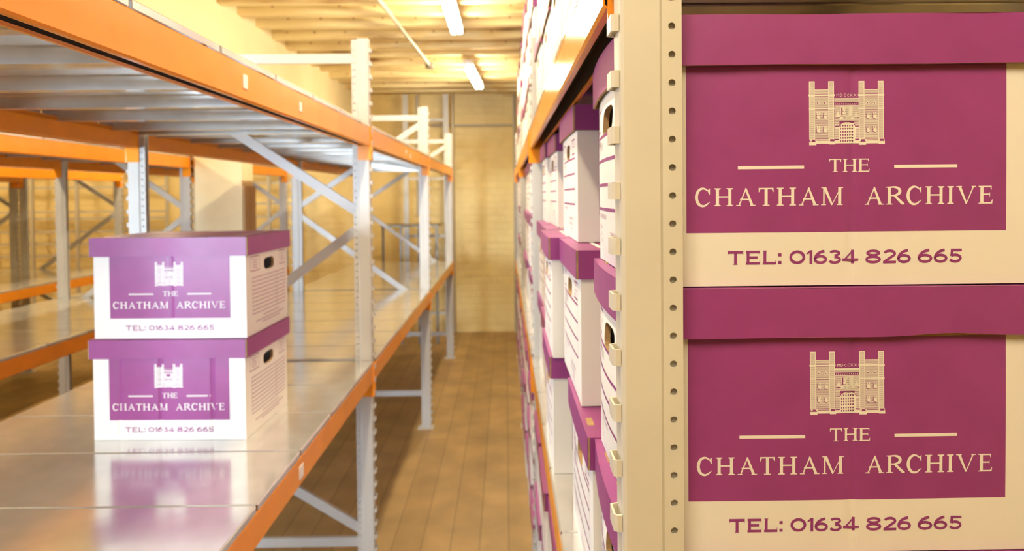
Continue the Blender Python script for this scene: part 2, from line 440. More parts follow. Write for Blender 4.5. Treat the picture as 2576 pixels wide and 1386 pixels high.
for i in range(2):
    bay = ['nearer bay', 'farther bay'][i]
    for zt, lv in ((DL, 'lower'), (DU, 'upper')):
        st = [(3.28, .03, .03, -.035)] if (lv == 'upper' and i == 0) else []
        shelf_beam(X2F, Y2[i], Y2[i + 1], zt - .014, 1, 'orange front beam under the %s shelf of the second left rack, %s' % (lv, bay), st)
        shelf_beam(X2B, Y2[i], Y2[i + 1], zt - .014, -1, 'orange rear beam under the %s shelf of the second left rack, %s' % (lv, bay))
        shelf_panels(X2B, X2F, Y2[i], Y2[i + 1], 2.4, zt, "second left rack's %s shelf, %s" % (lv, bay), 'panels of the second left rack')
Y3 = [3.80, 5.55]
for n, (xf, xb, word) in enumerate(((-3.325, -4.205, 'third left rack'), (-4.225, -5.105, 'fourth left rack'))):
    for i, yy in enumerate(Y3):
        upright_frame(xf - .003, xb + .003, yy, 'grey upright frame of the %s, %s end' % (word, ['near', 'far'][i]), 'front')
    for zt, lv in ((DL, 'lower'), (DU - .03, 'upper')):
        shelf_beam(xf, Y3[0], Y3[1], zt - .014, 1, 'orange front beam under the %s shelf of the %s' % (lv, word))
        shelf_beam(xb, Y3[0], Y3[1], zt - .014, -1, 'orange rear beam under the %s shelf of the %s' % (lv, word))
        shelf_panels(xb, xf, Y3[0], Y3[1], 3.9, zt, "%s's %s shelf" % (word, lv), 'panels of the ' + word)

# ------------------------------------------------------------------ right rack
YR_ = [.560, 2.335, 4.10, 5.87]
XRF, XRB = .090, .965
UXF = .0985
for i, yy in enumerate(YR_):
    upright_frame(UXF, XRB - .005, yy, ['large cream perforated upright frame at the near end of the right rack, before the boxes', 'grey upright frame of the right rack, second from the near end', 'grey upright frame of the right rack, third from the near end', 'grey upright frame at the far end of the right rack'][i], 'back', 1.0, ME_UP_CREAM if i == 0 else None)
RDL, RDU = CH - .590, CH + .250
for i in range(3):
    for zt, lv in ((RDL, 'lower'), (RDU, 'upper')):
        shelf_beam(XRF, YR_[i], YR_[i + 1], zt - .014, -1, 'orange aisle-side beam under the %s shelf of the right rack, %s' % (lv, BAY[i]), (), i == 0)
        shelf_beam(XRB, YR_[i], YR_[i + 1], zt - .014, 1, 'orange rear beam under the %s shelf of the right rack, %s' % (lv, BAY[i]))
        shelf_panels(XRF, XRB, YR_[i], YR_[i + 1], .84, zt, "right rack's %s shelf, %s" % (lv, BAY[i]), 'panels of the right rack')

# ------------------------------------------------------------------ lettering for the boxes
def stroke(pts, wd, closed=False):
    """a band of width wd (number or list) along pts -> quads"""
    n = len(pts); L, R = [], []
    for i, p in enumerate(pts):
        a = pts[i - 1] if (i or closed) else p; c = pts[(i + 1) % n] if (i < n - 1 or closed) else p
        dx, dy = c[0] - a[0], c[1] - a[1]; l = math.hypot(dx, dy) or 1
        h = (wd[i] if isinstance(wd, (list, tuple)) else wd) / 2
        L.append((p[0] - dy / l * h, p[1] + dx / l * h)); R.append((p[0] + dy / l * h, p[1] - dx / l * h))
    return [[R[i], R[(i + 1) % n], L[(i + 1) % n], L[i]] for i in range(n if closed else n - 1)]
def rect(x0, y0, x1, y1): return [(x0, y0), (x1, y0), (x1, y1), (x0, y1)]
def arc(cx, cy, rx, ry, a0, a1, n=18): return [(cx + rx * math.cos(math.radians(a0 + (a1 - a0) * i / n)), cy + ry * math.sin(math.radians(a0 + (a1 - a0) * i / n))) for i in range(n + 1)]
TK, TN, SF = .175, .082, .055
def ser(x, y, wd): return rect(x - wd / 2, y, x + wd / 2, y + SF)
def stem(x, t=TK, wd=None):
    wd = wd or t + .20
    return [rect(x - t / 2, 0, x + t / 2, 1), ser(x, 0, wd), ser(x, 1 - SF, wd),
            [(x - t / 2 - .05, SF), (x + t / 2 + .05, SF), (x + t / 2, SF + .05), (x - t / 2, SF + .05)],
            [(x - t / 2, 1 - SF - .05), (x + t / 2, 1 - SF - .05), (x + t / 2 + .05, 1 - SF), (x - t / 2 - .05, 1 - SF)]]
def serif_glyph(ch, w_):
    """capital of height 1 and width w_"""
    if ch == 'H': return stem(.17) + stem(w_ - .17) + [rect(.17, .475, w_ - .17, .475 + TN)]
    if ch == 'I': return stem(w_ / 2)
    if ch == 'T': return [rect(w_ / 2 - TK / 2, 0, w_ / 2 + TK / 2, 1), ser(w_ / 2, 0, TK + .22), rect(0, 1 - TN, w_, 1), [(0, .76), (.03, .76), (.10, 1 - TN), (0, 1 - TN)], [(w_ - .03, .76), (w_, .76), (w_, 1 - TN), (w_ - .10, 1 - TN)]]
    if ch == 'E': return stem(.17)[:3] + [rect(.17, 0, w_ - .03, TN), rect(.17, .49, w_ - .15, .49 + TN), rect(.17, 1 - TN, w_ - .06, 1), [(w_ - .15, 0), (w_ - .03, 0), (w_, .24), (w_ - .03, .24)], [(w_ - .16, 1), (w_ - .09, .78), (w_ - .06, .78), (w_ - .06, 1)], rect(w_ - .18, .40, w_ - .15, .63)]
    if ch == 'A': return [[(.11, 0), (.11 + TN, 0), (w_ / 2 + .02, .90), (w_ / 2 - .015, 1)], [(w_ - .10 - TK, 0), (w_ - .10, 0), (w_ / 2 + .03, 1), (w_ / 2 - .03, 1), (w_ / 2 - .05, .93)], rect(.22, .32, w_ - .26, .32 + TN), ser(.13, 0, .26), ser(w_ - .16, 0, .32)]
    if ch == 'V': return [[(w_ / 2 - .03, 0), (w_ / 2 + .04, .08), (.08 + TK, 1), (.08, 1)], [(w_ / 2 - .02, 0), (w_ / 2 + .03, 0), (w_ - .10, 1), (w_ - .10 - TN, 1)], ser(.16, 1 - SF, .32), ser(w_ - .13, 1 - SF, .26)]
    if ch == 'M': return [rect(.12, 0, .12 + TN, 1), ser(.145, 0, .27), rect(.02, 1 - SF, .2, 1), rect(w_ - .12 - TK, 0, w_ - .12, 1), ser(w_ - .12 - TK / 2, 0, .33), rect(w_ - .2, 1 - SF, w_ - .02, 1), [(w_ / 2 - .05, 0), (w_ / 2 + .02, .10), (.12 + TK, 1), (.10, 1)], [(w_ / 2 - .05, 0), (w_ / 2, 0), (w_ - .12, .98), (w_ - .17, 1)]]
    if ch == 'R': return stem(.17)[:3] + stroke([(.17, 1 - TN / 2)] + arc(.40, .745, w_ * .5 - .21 + .06, .235, 90, -90) + [(.17, .51)], [TN] + [TN + (TK - TN) * math.sin(math.pi * i / 18) for i in range(19)] + [TN]) + [[(.36, .52), (w_ - .17, 0), (w_, 0), (w_, SF), (.52, .53)]]
    if ch == 'C':
        pts = arc(w_ / 2 + .03, .5, w_ / 2 - .07, .49, 48, 318, 30)
        wd = [TN + (TK - TN) * max(0, math.sin(math.pi * (i / 30))) ** 1.5 for i in range(31)]
        return stroke(pts, wd) + [[(w_ - .06, .66), (w_ - .02, .66), (w_ - .02, 1.0), (w_ - .06, .97), (w_ - .17, .87)], [(w_ - .16, .14), (w_ - .13, .10), (w_ - .01, .24), (w_ - .03, .27)]]
    return []
def plate_glyph(ch, w_):
    """wide capital or figure with small spurs, height 1 and width w_"""
    t = .20; h = t / 2; sp = .035
    if ch == 'T': return [rect(w_ / 2 - h, 0, w_ / 2 + h, 1), rect(0, 1 - t, w_, 1), rect(0, .72, sp, 1), rect(w_ - sp, .72, w_, 1), rect(w_ / 2 - h - .05, 0, w_ / 2 + h + .05, sp)]
    if ch == 'E': return [rect(.05, 0, .05 + t, 1), rect(0, 0, w_, t * .9), rect(.05, .42, w_ - .18, .60), rect(0, 1 - t * .9, w_, 1), rect(w_ - sp, 0, w_, .30), rect(w_ - sp, .70, w_, 1)]
    if ch == 'L': return [rect(.05, 0, .05 + t, 1), rect(0, 0, w_, t * .9), rect(w_ - sp, 0, w_, .32), rect(0, 1 - sp, .1 + t, 1)]
    if ch == ':': return [rect(0, .02, w_, .02 + w_ * .95), rect(0, .58, w_, .58 + w_ * .95)]
    if ch == '1': return [rect(w_ / 2 - h + .1, 0, w_ / 2 + h + .1, 1), [(w_ / 2 - h + .12, 1), (-.1, .80), (-.1, .68), (w_ / 2 - h + .12, .80)]]
    if ch == '0': return stroke(arc(w_ / 2, .5, w_ / 2 - h, .5 - h, 0, 342, 19), t, True)
    if ch == '6': return stroke(arc(w_ / 2, .33, w_ / 2 - h, .33 - h + .01, 0, 340, 17), t * .92, True) + stroke([(w_ * .78, 1 - .07)] + arc(w_ * .95, .33, w_ * .95 - h, .62, 118, 180, 10), t)
    if ch == '8': return stroke(arc(w_ / 2, .29, w_ / 2 - h, .29 - h + .01, 0, 340, 17), t * .9, True) + stroke(arc(w_ / 2, .76, w_ / 2 - h - .05, .24 - h + .02, 0, 340, 17), t * .85, True)
    if ch == '3': return stroke(arc(w_ / 2 - .03, .295, w_ / 2 - h, .295 - h + .01, -160, 92, 16), t * .9) + stroke(arc(w_ / 2 - .03, .765, w_ / 2 - h - .05, .235 - h + .02, -92, 158, 16), t * .85)
    if ch == '2': return stroke(arc(w_ / 2, .70, w_ / 2 - h, .30 - h + .01, 165, -38, 16) + [(.10, .12)], t * .92) + [rect(0, 0, w_, t * .9)]
    if ch == '5': return stroke(arc(w_ / 2 - .03, .33, w_ / 2 - h, .33 - h + .01, -158, 135, 18), t * .92) + [[(.10, .47), (.10 + t, .53), (.16 + t, 1), (.16, 1)], rect(.14, 1 - t * .9, w_ - .04, 1)]
    if ch == '4': return [rect(w_ * .62 - h + .05, 0, w_ * .62 + h + .05, 1), rect(0, .20, w_, .38), [(0, .22), (.20, .22), (w_ * .62 + .05, .86), (w_ * .62 + .05, 1)]]
    return []
FONT_CACHE = {}
def sans(text, x, y, size):
    """tiny sans lettering as polygons"""
    if text not in FONT_CACHE:
        cu = bpy.data.curves.new('t', 'FONT'); cu.body = text; cu.size = 1.0; cu.resolution_u = 1
        o = bpy.data.objects.new('t', cu); COL.objects.link(o)
        ev = o.evaluated_get(bpy.context.evaluated_depsgraph_get()); me = ev.to_mesh()
        FONT_CACHE[text] = [[(me.vertices[i].co.x, me.vertices[i].co.y) for i in p.vertices] for p in me.polygons]
        ev.to_mesh_clear(); bpy.data.objects.remove(o); bpy.data.curves.remove(cu)
    return [[(x + a * size, y + b_ * size) for a, b_ in p] for p in FONT_CACHE[text]]

PX = .000370                              # metres per pixel of the large box's print
def place(gl, x, y, s_): return [[(x + a * s_, y + b_ * s_) for a, b_ in p] for p in gl]
def front_print():
    """(polygons in paper colour over the panel, polygons in purple on the paper)"""
    white, pur = [], []
    K = 1 / 1.98
    # CHATHAM ARCHIVE: left and right edges measured for each letter
    capw = 45.0
    for ch, a, e in (('C', 90, 168), ('H', 188, 280), ('A', 296, 393), ('T', 408, 482), ('H', 500, 592), ('A', 608, 706), ('M', 718, 830),
                     ('A', 936, 1032), ('R', 1044, 1136), ('C', 1144, 1222), ('H', 1242, 1334), ('I', 1348, 1386), ('V', 1396, 1496), ('E', 1510, 1580)):
        x0 = (a * K + 1700 - 2129); w_ = (e - a) * K / capw
        white += place(serif_glyph(ch, w_), x0 * PX, 202 * PX, capw * PX)
    for ch, a, e in (('T', 758, 818), ('H', 828, 898), ('E', 904, 960)):
        white += place(serif_glyph(ch, (e - a) * K / 33.0), (a * K + 1700 - 2129) * PX, 285 * PX, 33 * PX)
    for a, e in ((1854, 2020), (2247, 2407)):
        for q in range(4): white.append([(x * PX, y_ * PX) for x, y_ in rect(a - 2129 + (e - a) * q / 4, 294, a - 2129 + (e - a) * (q + 1) / 4, 302)])
    for ch, a, e in (('T', 255, 332), ('E', 346, 416), ('L', 430, 496), (':', 507, 523), ('0', 562, 642), ('1', 655, 672), ('6', 684, 752), ('3', 758, 824), ('4', 828, 908),
                     ('8', 942, 1022), ('2', 1032, 1097), ('6', 1102, 1172), ('6', 1205, 1280), ('6', 1286, 1356), ('5', 1362, 1430)):
        pur += place(plate_glyph(ch, (e - a) * K / 35.0), (a * K + 1700 - 2129) * PX, 54 * PX, 35 * PX)
    # the gatehouse emblem, drawn in its own units (about 1215 wide)
    E = []; D = []
    def r_(x0, y0, x1, y1): E.append(rect(x0, -y1, x1, -y0))
    def d_(x0, y0, x1, y1): D.append(rect(x0, -y1, x1, -y0))
    def stripes(x0, y0, x1, y1, p=17, f=.64):
        y_ = y0
        while y_ < y1 - 4: r_(x0, y_, x1, min(y_ + p * f, y1)); y_ += p
    for ox in (0, 790):
        for px in (232, 537):
            r_(px + ox, 168, px + ox + 92, 186); r_(px + ox, 186, px + ox + 14, 1090); r_(px + ox + 80, 186, px + ox + 92, 1090)
            stripes(px + ox + 14, 190, px + ox + 80, 375, 15, .7); stripes(px + ox + 14, 400, px + ox + 80, 1085, 16, .7)
        r_(325 + ox, 300, 540 + ox, 316); stripes(325 + ox, 322, 540 + ox, 372); r_(222 + ox, 376, 640 + ox, 404)
        stripes(325 + ox, 412, 540 + ox, 585, 12, .62); r_(228 + ox, 590, 636 + ox, 612); stripes(325 + ox, 622, 540 + ox, 1075, 17, .62)
        for wy in (700, 915):
            for wx in (378, 486):
                E.append([(wx + ox + 30 * math.cos(t * math.pi / 6), -(wy + 35 + 32 * math.sin(t * math.pi / 6))) for t in range(12)][::-1])
                D.extend(stroke([(wx + ox + 34 * math.cos(math.radians(t)), -(wy + 35 - 34 * math.sin(math.radians(t)))) for t in range(150, 300, 15)], 9))
                r_(wx + ox - 28, wy - 40, wx + ox - 14, wy); r_(wx + ox + 8, wy - 40, wx + ox + 22, wy); d_(wx + ox - 36, wy - 30, wx + ox - 29, wy + 22)
        for wx in (368, 480):
            E.append([(wx + ox - 28, -530), (wx + ox + 34, -530), (wx + ox + 6, -478)]); d_(wx + ox - 12, 505, wx + ox + 10, 524)
        r_(230 + ox, 1130, 345 + ox, 1180); r_(545 + ox, 1120, 645 + ox, 1170); r_(340 + ox, 1118, 550 + ox, 1158); r_(240 + ox, 1085, 640 + ox, 1120)
        d_(268 + ox, 1092, 325 + ox, 1122); d_(562 + ox, 1088, 632 + ox, 1120); d_(350 + ox, 1096, 535 + ox, 1106)
    r_(632, 438, 1030, 462); stripes(634, 468, 1026, 505, 13, .62)
    for q in range(12): E.append([(650 + q * 31, -515), (666 + q * 31, -540), (650 + q * 31, -540)])
    stripes(634, 552, 1026, 800, 16, .62); stripes(634, 800, 712, 1085, 16, .62); stripes(950, 800, 1034, 1085, 16, .62)
    r_(734, 568, 932, 716); d_(742, 586, 912, 706)
    E.append([(835 + 52 * math.cos(t * math.pi / 8), -(645 + 56 * math.sin(t * math.pi / 8))) for t in range(16)][::-1])
    for sx in (-1, 1):
        E.append([(835 + sx * 60 + 24 * math.cos(t * math.pi / 6), -(610 + 20 * math.sin(t * math.pi / 6))) for t in range(12)][::-1])
        E.append([(835 + sx * 58 + 24 * math.cos(t * math.pi / 6), -(670 + 22 * math.sin(t * math.pi / 6))) for t in range(12)][::-1])
        E.append([(835 + sx * 145 - 44, -735), (835 + sx * 145 + 44, -735), (835 + sx * 145, -640)])
        d_(835 + sx * 150 - 36, 738, 835 + sx * 150 + 36, 752); r_(835 + sx * 95 - 30, 728, 835 + sx * 95 + 30, 760)
        d_(835 + sx * 160 - 32, 880, 835 + sx * 160 + 32, 890); r_(835 + sx * 160 - 36, 892, 835 + sx * 160 + 36, 912)
        r_(835 + sx * 160 - 45, 1105, 835 + sx * 160 + 45, 1155); d_(835 + sx * 160 - 30, 1082, 835 + sx * 160 + 30, 1098)
    d_(830, 640, 850, 656); r_(810, 715, 870, 775); d_(836, 742, 868, 756)
    D += stroke([(a, -b_) for a, b_ in arc(840, 905, 138, -95, 10, 170, 16)], 12); d_(828, 800, 858, 820)
    gate = [(a, -b_) for a, b_ in [(715, 1150), (715, 890)] + arc(840, 890, 125, -72, 180, 0, 14) + [(965, 890), (965, 1150)]]
    E += stroke(gate, 20)
    for q in range(6): x = 738 + q * 39.5; r_(x - 12 + 12, 835 if 1 <= q <= 4 else 862, x + 20, 1140)
    for q in range(7): y_ = 838 + q * 49; r_(720, y_, 960, y_ + 22)
    for ch, i in zip('MDCCXX', range(6)):
        for p in sans(ch, 664 + i * 56, -412, 66): E.append(p)
    sc = 192.0 / 1215
    cv = lambda p: [((a - 838) * sc * PX, (513 + (b_ + 165) * sc * 1.0) * PX) for a, b_ in p]
    return white, pur, [cv(p) for p in E], [cv(p) for p in D]

# ------------------------------------------------------------------ archive box (origin at the middle of its base)
BW, BD, BHT, LID_H, LO = .378, .280, .2485, .0460, .008
HOLE = (.034, .0155, .172)                 # half width, half height, centre height of the hand hole
def body_mesh(name, end_bulge, creases, crease_depth):
    mb = MB()
    def df(u, v):
        d = .002 * (1 - (2 * u / BW) ** 2) * math.sin(math.pi * min(max(v / BHT, 0), 1))
        for c, k in creases: d -= crease_depth * k * math.exp(-((u - c) / .0045) ** 2) * (1 if v > .004 else 0)
        return d
    def de(u, v): return end_bulge * max(0, 1 - (2 * u / BD) ** 2) * math.sin(math.pi * min(max(v / BHT, 0), 1)) ** .6
    F = lambda u, v, o=0: (u, -BD / 2 - df(u, v) - o, v)
    B_ = lambda u, v, o=0: (-u, BD / 2 + df(u, v) + o, v)
    Lf = lambda u, v, o=0: (-BW / 2 - de(u, v) - o, -u, v)
    Rt = lambda u, v, o=0: (BW / 2 + de(u, v) + o, u, v)
    us = sorted(set(lin(-BW / 2, BW / 2, 44) + [c + q * .0022 for c, k in creases for q in range(-4, 5)])); vs = lin(0, BHT, 10)
    mb.grid(F, us, vs); mb.grid(B_, lin(-BW / 2, BW / 2, 12), vs)
    mb.poly([(-BW / 2, -BD / 2, 0), (-BW / 2, BD / 2, 0), (BW / 2, BD / 2, 0), (BW / 2, -BD / 2, 0)])
    # ends with the hand hole cut through
    hw, hh, hc = HOLE
    N = 48
    hol, rec = [], []
    for q in range(N):
        t = 2 * math.pi * (q + .5) / N; c, s_ = math.cos(t), math.sin(t)
        e = 3.6; rr = (abs(c / hw) ** e + abs(s_ / hh) ** e) ** (-1 / e)
        hol.append((c * rr, hc + s_ * rr))
        x1, y1 = BD / 2, (BHT - hc if s_ > 0 else hc)
        k_ = min(x1 / max(abs(c), 1e-6), y1 / max(abs(s_), 1e-6)); rec.append([c * k_, hc + s_ * k_])
    for cx in (-BD / 2, BD / 2):
        for cz in (0, BHT):
            j = min(range(N), key=lambda q: (rec[q][0] - cx) ** 2 + (rec[q][1] - cz) ** 2); rec[j] = [cx, cz]
    for S in (Lf, Rt):
        for q in range(N):
            j = (q + 1) % N
            for r in range(7):
                a, e = r / 7, (r + 1) / 7
                P = lambda k_, s_: (hol[k_][0] + (rec[k_][0] - hol[k_][0]) * s_, hol[k_][1] + (rec[k_][1] - hol[k_][1]) * s_)
                mb.poly([S(*P(q, a)), S(*P(q, e)), S(*P(j, e)), S(*P(j, a))])
            mb.poly([S(*hol[q]), S(*hol[j]), S(*hol[j], -.007), S(*hol[q], -.007)], 2)
    # inner liner seen through the hole
    mb.grid(lambda u, v: (u, .0, v), [-BW / 2 + .03, BW / 2 - .03], [.004, BHT - .004], 2)
    pw = 404 * PX
    for S in (F, B_):
        mb.grid(lambda u, v: S(u, v, .0002), sorted([x for x in us if -pw < x < pw] + [-pw, pw]) if S is F else lin(-pw, pw, 12), lin(135 * PX, .209, 8), 1)
    wh, pu, em, dt = front_print()
    for S in (F, B_):
        for i, (polys, m_, o_) in enumerate(((wh, 0, .00035), (pu, 1, .00025), (em, 0, .00035), (dt, 1, .0005))):
            for n_, p in enumerate(polys): mb.poly([S(a, b_, o_ + (n_ % 5) * .000012) for a, b_ in p], m_)
    # end with the form (aisle side of the right rack)
    P = []
    def hb(v, t=.0036, a=-.106, e=.106):
        for x0, x1 in zip(lin(a, e, 12)[:-1], lin(a, e, 12)[1:]): P.append(rect(x0, v - t / 2, x1, v + t / 2))
    for v in (.156, .127, .098, .069): hb(v)
    P.append(rect(-.107, .067, -.1062, .158)); P.append(rect(.1062, .067, .107, .158))
    for sx in (-1, 1):
        a, e = (-.105, -.066) if sx < 0 else (.066, .105)
        P += [rect(a, .190, e, .193), rect(a, .163, e, .166), rect(a, .163, a + .0008, .193), rect(e - .0008, .163, e, .193)]
        for i, tx in enumerate(('DESTROY', 'ARCHIVE DATE', 'REVIEW')): P += sans(tx, a + .004, .184 - i * .0075, .0052)
    P += sans('CUSTOMER', -.103, .145, .0095) + sans('BOX NO.', -.103, .132, .0095) + sans('REF NO.', -.103, .115, .0095)
    P += sans('TO RE-ORDER PLEASE', -.104, .057, .0085) + sans('PHONE  -', -.103, .043, .008) + sans('FAX  -', -.103, .034, .008) + sans('WEB  -', -.103, .025, .008)
    P += sans('TO RE-ORDER PLEASE', .0, .038, .0075) + sans('TEL: 01634 826 665', .0, .028, .0075) + sans('www.', .03, .018, .009)
    for n_, p in enumerate(P): mb.poly([Lf(a, b_, .0003 + (n_ % 5) * .00002) for a, b_ in p], 1)
    pen = stroke([(-.070, .152), (-.072, .137)], .0016) + stroke([(-.066, .151), (-.060, .146), (-.066, .138), (-.068, .146), (-.062, .152)], .0016) + stroke([(-.052, .151), (-.050, .138)], .0016) + stroke([(-.045, .150), (-.040, .144), (-.045, .138), (-.047, .145)], .0016) + stroke([(-.034, .150), (-.032, .139)], .0016)
    for p in pen: mb.poly([Lf(a, b_, .0005) for a, b_ in p], 3)
    # end with the ruled table
    P = []
    for i in range(10): hb(.143 - i * .0102, .0016, -.105, .118)
    P += [rect(-.1055, .051, -.1045, .144), rect(.1175, .051, .1185, .144), rect(.049, .051, .050, .144), rect(.054, .051, .0545, .144)]
    for a, e in ((-.115, -.062), (.074, .120)):
        P += [rect(a, .196, e, .198), rect(a, .160, e, .162), rect(a, .160, a + .001, .198), rect(e - .001, .160, e, .198)]
        for i in range(4): P.append(rect(a + .012, .188 - i * .0065, e - .012 - .004 * (i % 2), .1895 - i * .0065))
    for v, a, e in ((.040, -.04, .07), (.030, -.085, .105), (.0225, -.045, .075)):
        x = a
        while x < e: P.append(rect(x, v - .0011, min(x + .006, e), v + .0011)); x += .0078
    for n_, p in enumerate(P): mb.poly([Rt(a, b_, .0003 + (n_ % 5) * .00002) for a, b_ in p], 1)
    return mb.mesh(name, [M_PAPER, M_PURPLE, M_KRAFT, M_PEN])

def lid_mesh(name, end_bulge, dent=0.0, slots=True):
    mb = MB(); X, Y, Z0, Z1 = BW / 2 + LO, BD / 2 + LO, BHT + .002 - LID_H, BHT + .002
    k = .0032
    def ex(y_): return end_bulge * max(0, 1 - (2 * y_ / BD) ** 2)
    ys = lin(-Y, Y, 16); xs = lin(-X, X, 24)
    # top
    mb.grid(lambda u, v: ((X + ex(v)) * u, v, Z1), lin(-1, 1, 8), ys, 0)
    # long sides (outer, inner, bottom edge)
    wav = lambda x: dent * (math.exp(-((x - .09) / .04) ** 2)) - .0003 * math.sin(x * 31)
    for s_ in (-1, 1):
        mb.grid(lambda u, v: (u * -s_, s_ * (Y + .0005 * math.sin(u * 40)), v + (wav(u) if v == Z0 else 0)), lin(-X + k, X - k, 24), [Z0, Z1], 0)
        mb.grid(lambda u, v: (u * s_, s_ * (Y - k), v), [-X + k, X - k], [Z0, Z1 - .001], 1)
        mb.grid(lambda u, v: (u * -s_, s_ * (Y - k + v), Z0 + wav(u)), lin(-X + k, X - k, 24), [0, k], 1)
    for s_ in (-1, 1):
        yy = lin(-Y + k, Y - k, 14)
        mb.grid(lambda u, v: (s_ * (X + ex(u)), u * s_, v), yy, [Z0, Z1], 0)
        mb.grid(lambda u, v: (s_ * (X - k + ex(u)), -u * s_, v), yy, [Z0, Z1 - .001], 1)
        mb.grid(lambda u, v: (s_ * (X - k + ex(u) + v), -u * s_, Z0), yy, [0, k], 1)
    for sx in (-1, 1):                    # raw board at the four corners
        for sy in (-1, 1):
            x0, x1 = sorted((sx * (X - k), sx * (X - .0006))); y0, y1 = sorted((sy * (Y - k), sy * (Y - .0006)))
            mb.box((x0, y0, Z0), (x1, y1, Z1 - .0006), 1)
    # printed outline and tab slots on the top
    o_ = Z1 + .0003
    for a in (rect(-.155, -.105, .155, -.097), rect(-.155, .097, .155, .105), rect(-.155, -.105, -.147, .105), rect(.147, -.105, .155, .105)):
        mb.poly([(x, y_, o_) for x, y_ in a], 2)
    for sx in (-1, 1) if slots else ():
        for yc in (-.085, 0, .085):
            a, e = sorted((sx * (X - .006), sx * (X - .016)))
            mb.poly([(x, y_, o_) for x, y_ in rect(a, yc - .016, e, yc + .016)], 1)
    return mb.mesh(name, [M_PURPLE, M_KRAFT, M_PAPER])

BODY = body_mesh('box_body', .003, [(.004, 1.0)], .0011)
BODY_FULL = body_mesh('box_body', .013, [(.004, 1.0)], .0011)
BODY_CREASED = body_mesh('box_body', .003, [(-.125, 1.0), (-.022, 1.3), (.108, .9)], .0016)
LID = lid_mesh('box_lid', .001, 0, False); LID_SLOT = lid_mesh('box_lid', .001); LID_FULL = lid_mesh('box_lid', .008); LID_WORN = lid_mesh('box_lid', .007, .003)
PITCH = .2510
def archive_box(x, y, z, label, group, rz=0.0, body=None, lid=None):
    """x, y: middle of the base"""
    t = thing('archive_box', (x, y, z), label, 'box', group, rz)
    link('box_body', body or BODY, t, (0, 0, .0006)); link('lid', lid or LID, t, (0, 0, .0003))
    return t
# two boxes on the lower left shelf
archive_box(-.8335, 1.575 + BD / 2, DL, 'white archive box with creased front and purple lid, bottom of the left pair', 'stacked pair on the left shelf', -.020, BODY_CREASED)
archive_box(-.8295, 1.578 + BD / 2, DL + PITCH + .001, 'white archive box with purple lid, top of the pair on the left shelf', 'stacked pair on the left shelf', -.018)

TIER = ['bottom tier', 'second tier', 'top tier']
def right_box(xl, yf, z, label, group, rz=0.0, body=None, lid=None):
    """xl: aisle end of the body, yf: its near face"""
    return archive_box(xl + BW / 2, yf + BD / 2, z, label, group, rz, body, lid)
G1 = 'boxes on the lower shelf of the right rack'
near = {0: [(.129, .590), (.120, .889), (.098, 1.336), (.112, 1.650), (.118, 1.962)],
        1: [(.129, .590), (.118, 1.012), (.096, 1.314), (.112, 1.620), (.116, 1.930)],
        2: [(.129, .590), (.1320, 1.163), (.140, 1.705), (.132, 2.006)]}
for tr in range(3):
    for i, (xl, yf) in enumerate(near[tr]):
        if i == 0: lb = 'large white archive box beside the near cream upright, %s of its stack' % ['bottom', 'middle', 'top'][tr]
        else: lb = "purple-lidded box, %s along, %s, right rack's lower shelf, nearest bay" % (ORD[i], TIER[tr])
        right_box(xl, yf, RDL + PITCH * tr + .0005 * tr, lb, G1, random.uniform(-.008, .008) if i else .003 - .003 * tr,
                  BODY_FULL if i == 0 else None, (LID_WORN if tr == 1 else LID_FULL) if i == 0 else (LID_SLOT if (tr, i) == (0, 1) else None))
for bay in (1, 2):
    for tr in range(3):
        for i in range(5):
            right_box(.122 + random.uniform(-.010, .010), YR_[bay] + .050 + i * .322 + random.uniform(0, .015), RDL + PITCH * tr + .0005 * tr,
                      "purple-lidded box, %s beyond its post, %s, right rack's lower shelf, %s" % (ORD[i], TIER[tr], BAY[bay]), G1, random.uniform(-.008, .008))
G2 = 'boxes on the upper shelf of the right rack'
for bay in range(3):
    for tr in range(3):
        for i in range(5):
            right_box(.108 + random.uniform(-.004, .007) + .004 * tr, YR_[bay] + .046 + i * .322 + random.uniform(0, .015), RDU + PITCH * tr + .0005 * tr,
                      "purple-lidded box, %s beyond its post, %s, right rack's upper shelf, %s" % (ORD[i], TIER[tr], BAY[bay]), G2, random.uniform(-.008, .008))
G3 = 'boxes on the floor under the right rack'
for bay in range(3):
    for tr in range(3):
        for i in range(5):
            right_box(.098 + random.uniform(-.003, .008), YR_[bay] + .046 + i * .322 + random.uniform(0, .015), .0005 + PITCH * tr + .0005 * tr,
                      "purple-lidded box, %s beyond its post, %s, floor under right rack, %s" % (ORD[i], TIER[tr], BAY[bay]), G3, random.uniform(-.010, .010))

# ------------------------------------------------------------------ ceiling lights, pipes
def ceiling_light(x, y0, y1, dx, label, lit=None):
    zt = CH + 1.0; L = y1 - y0
    t = thing('ceiling_light', (x, y0, zt), label, 'ceiling light', 'fluorescent lights along the aisle', -math.atan2(dx, L))
    hb_ = MB(); hb_.thin([(-.034, .028), (-.034, .052), (.034, .052), (.034, .028), (.012, .036), (-.012, .036)], .0015, lambda a, b_, s_: (a, s_, b_), 0, L, closed=True)
    hb_.box((-.034, -.002, .022), (.034, 0, .052)); hb_.box((-.034, L, .022), (.034, L + .002, .052)); hb_.build('housing', [M_HOUSE], t)
    for sx in (-1, 1):
        tb = MB(); tb.tube((sx * .020, .02, .008), (sx * .020, L - .02, .008), .0135, 14)
        o = tb.build('tube', [lit or M_TUBE], t); smooth(o, 50)
        for yy in (0, L - .03):
            hb2 = MB(); hb2.box((sx * .020 - .011, yy, -.006), (sx * .020 + .011, yy + .03, .034)); hb2.build('tube_holder', [M_HOUSE], t)
    for yy in (.12, L - .12):
        wr = MB(); wr.tube((0, yy, .052), (0, yy, CB - zt), .003, 6); wr.build('hanger', [M_CONDUIT], t)
    return t
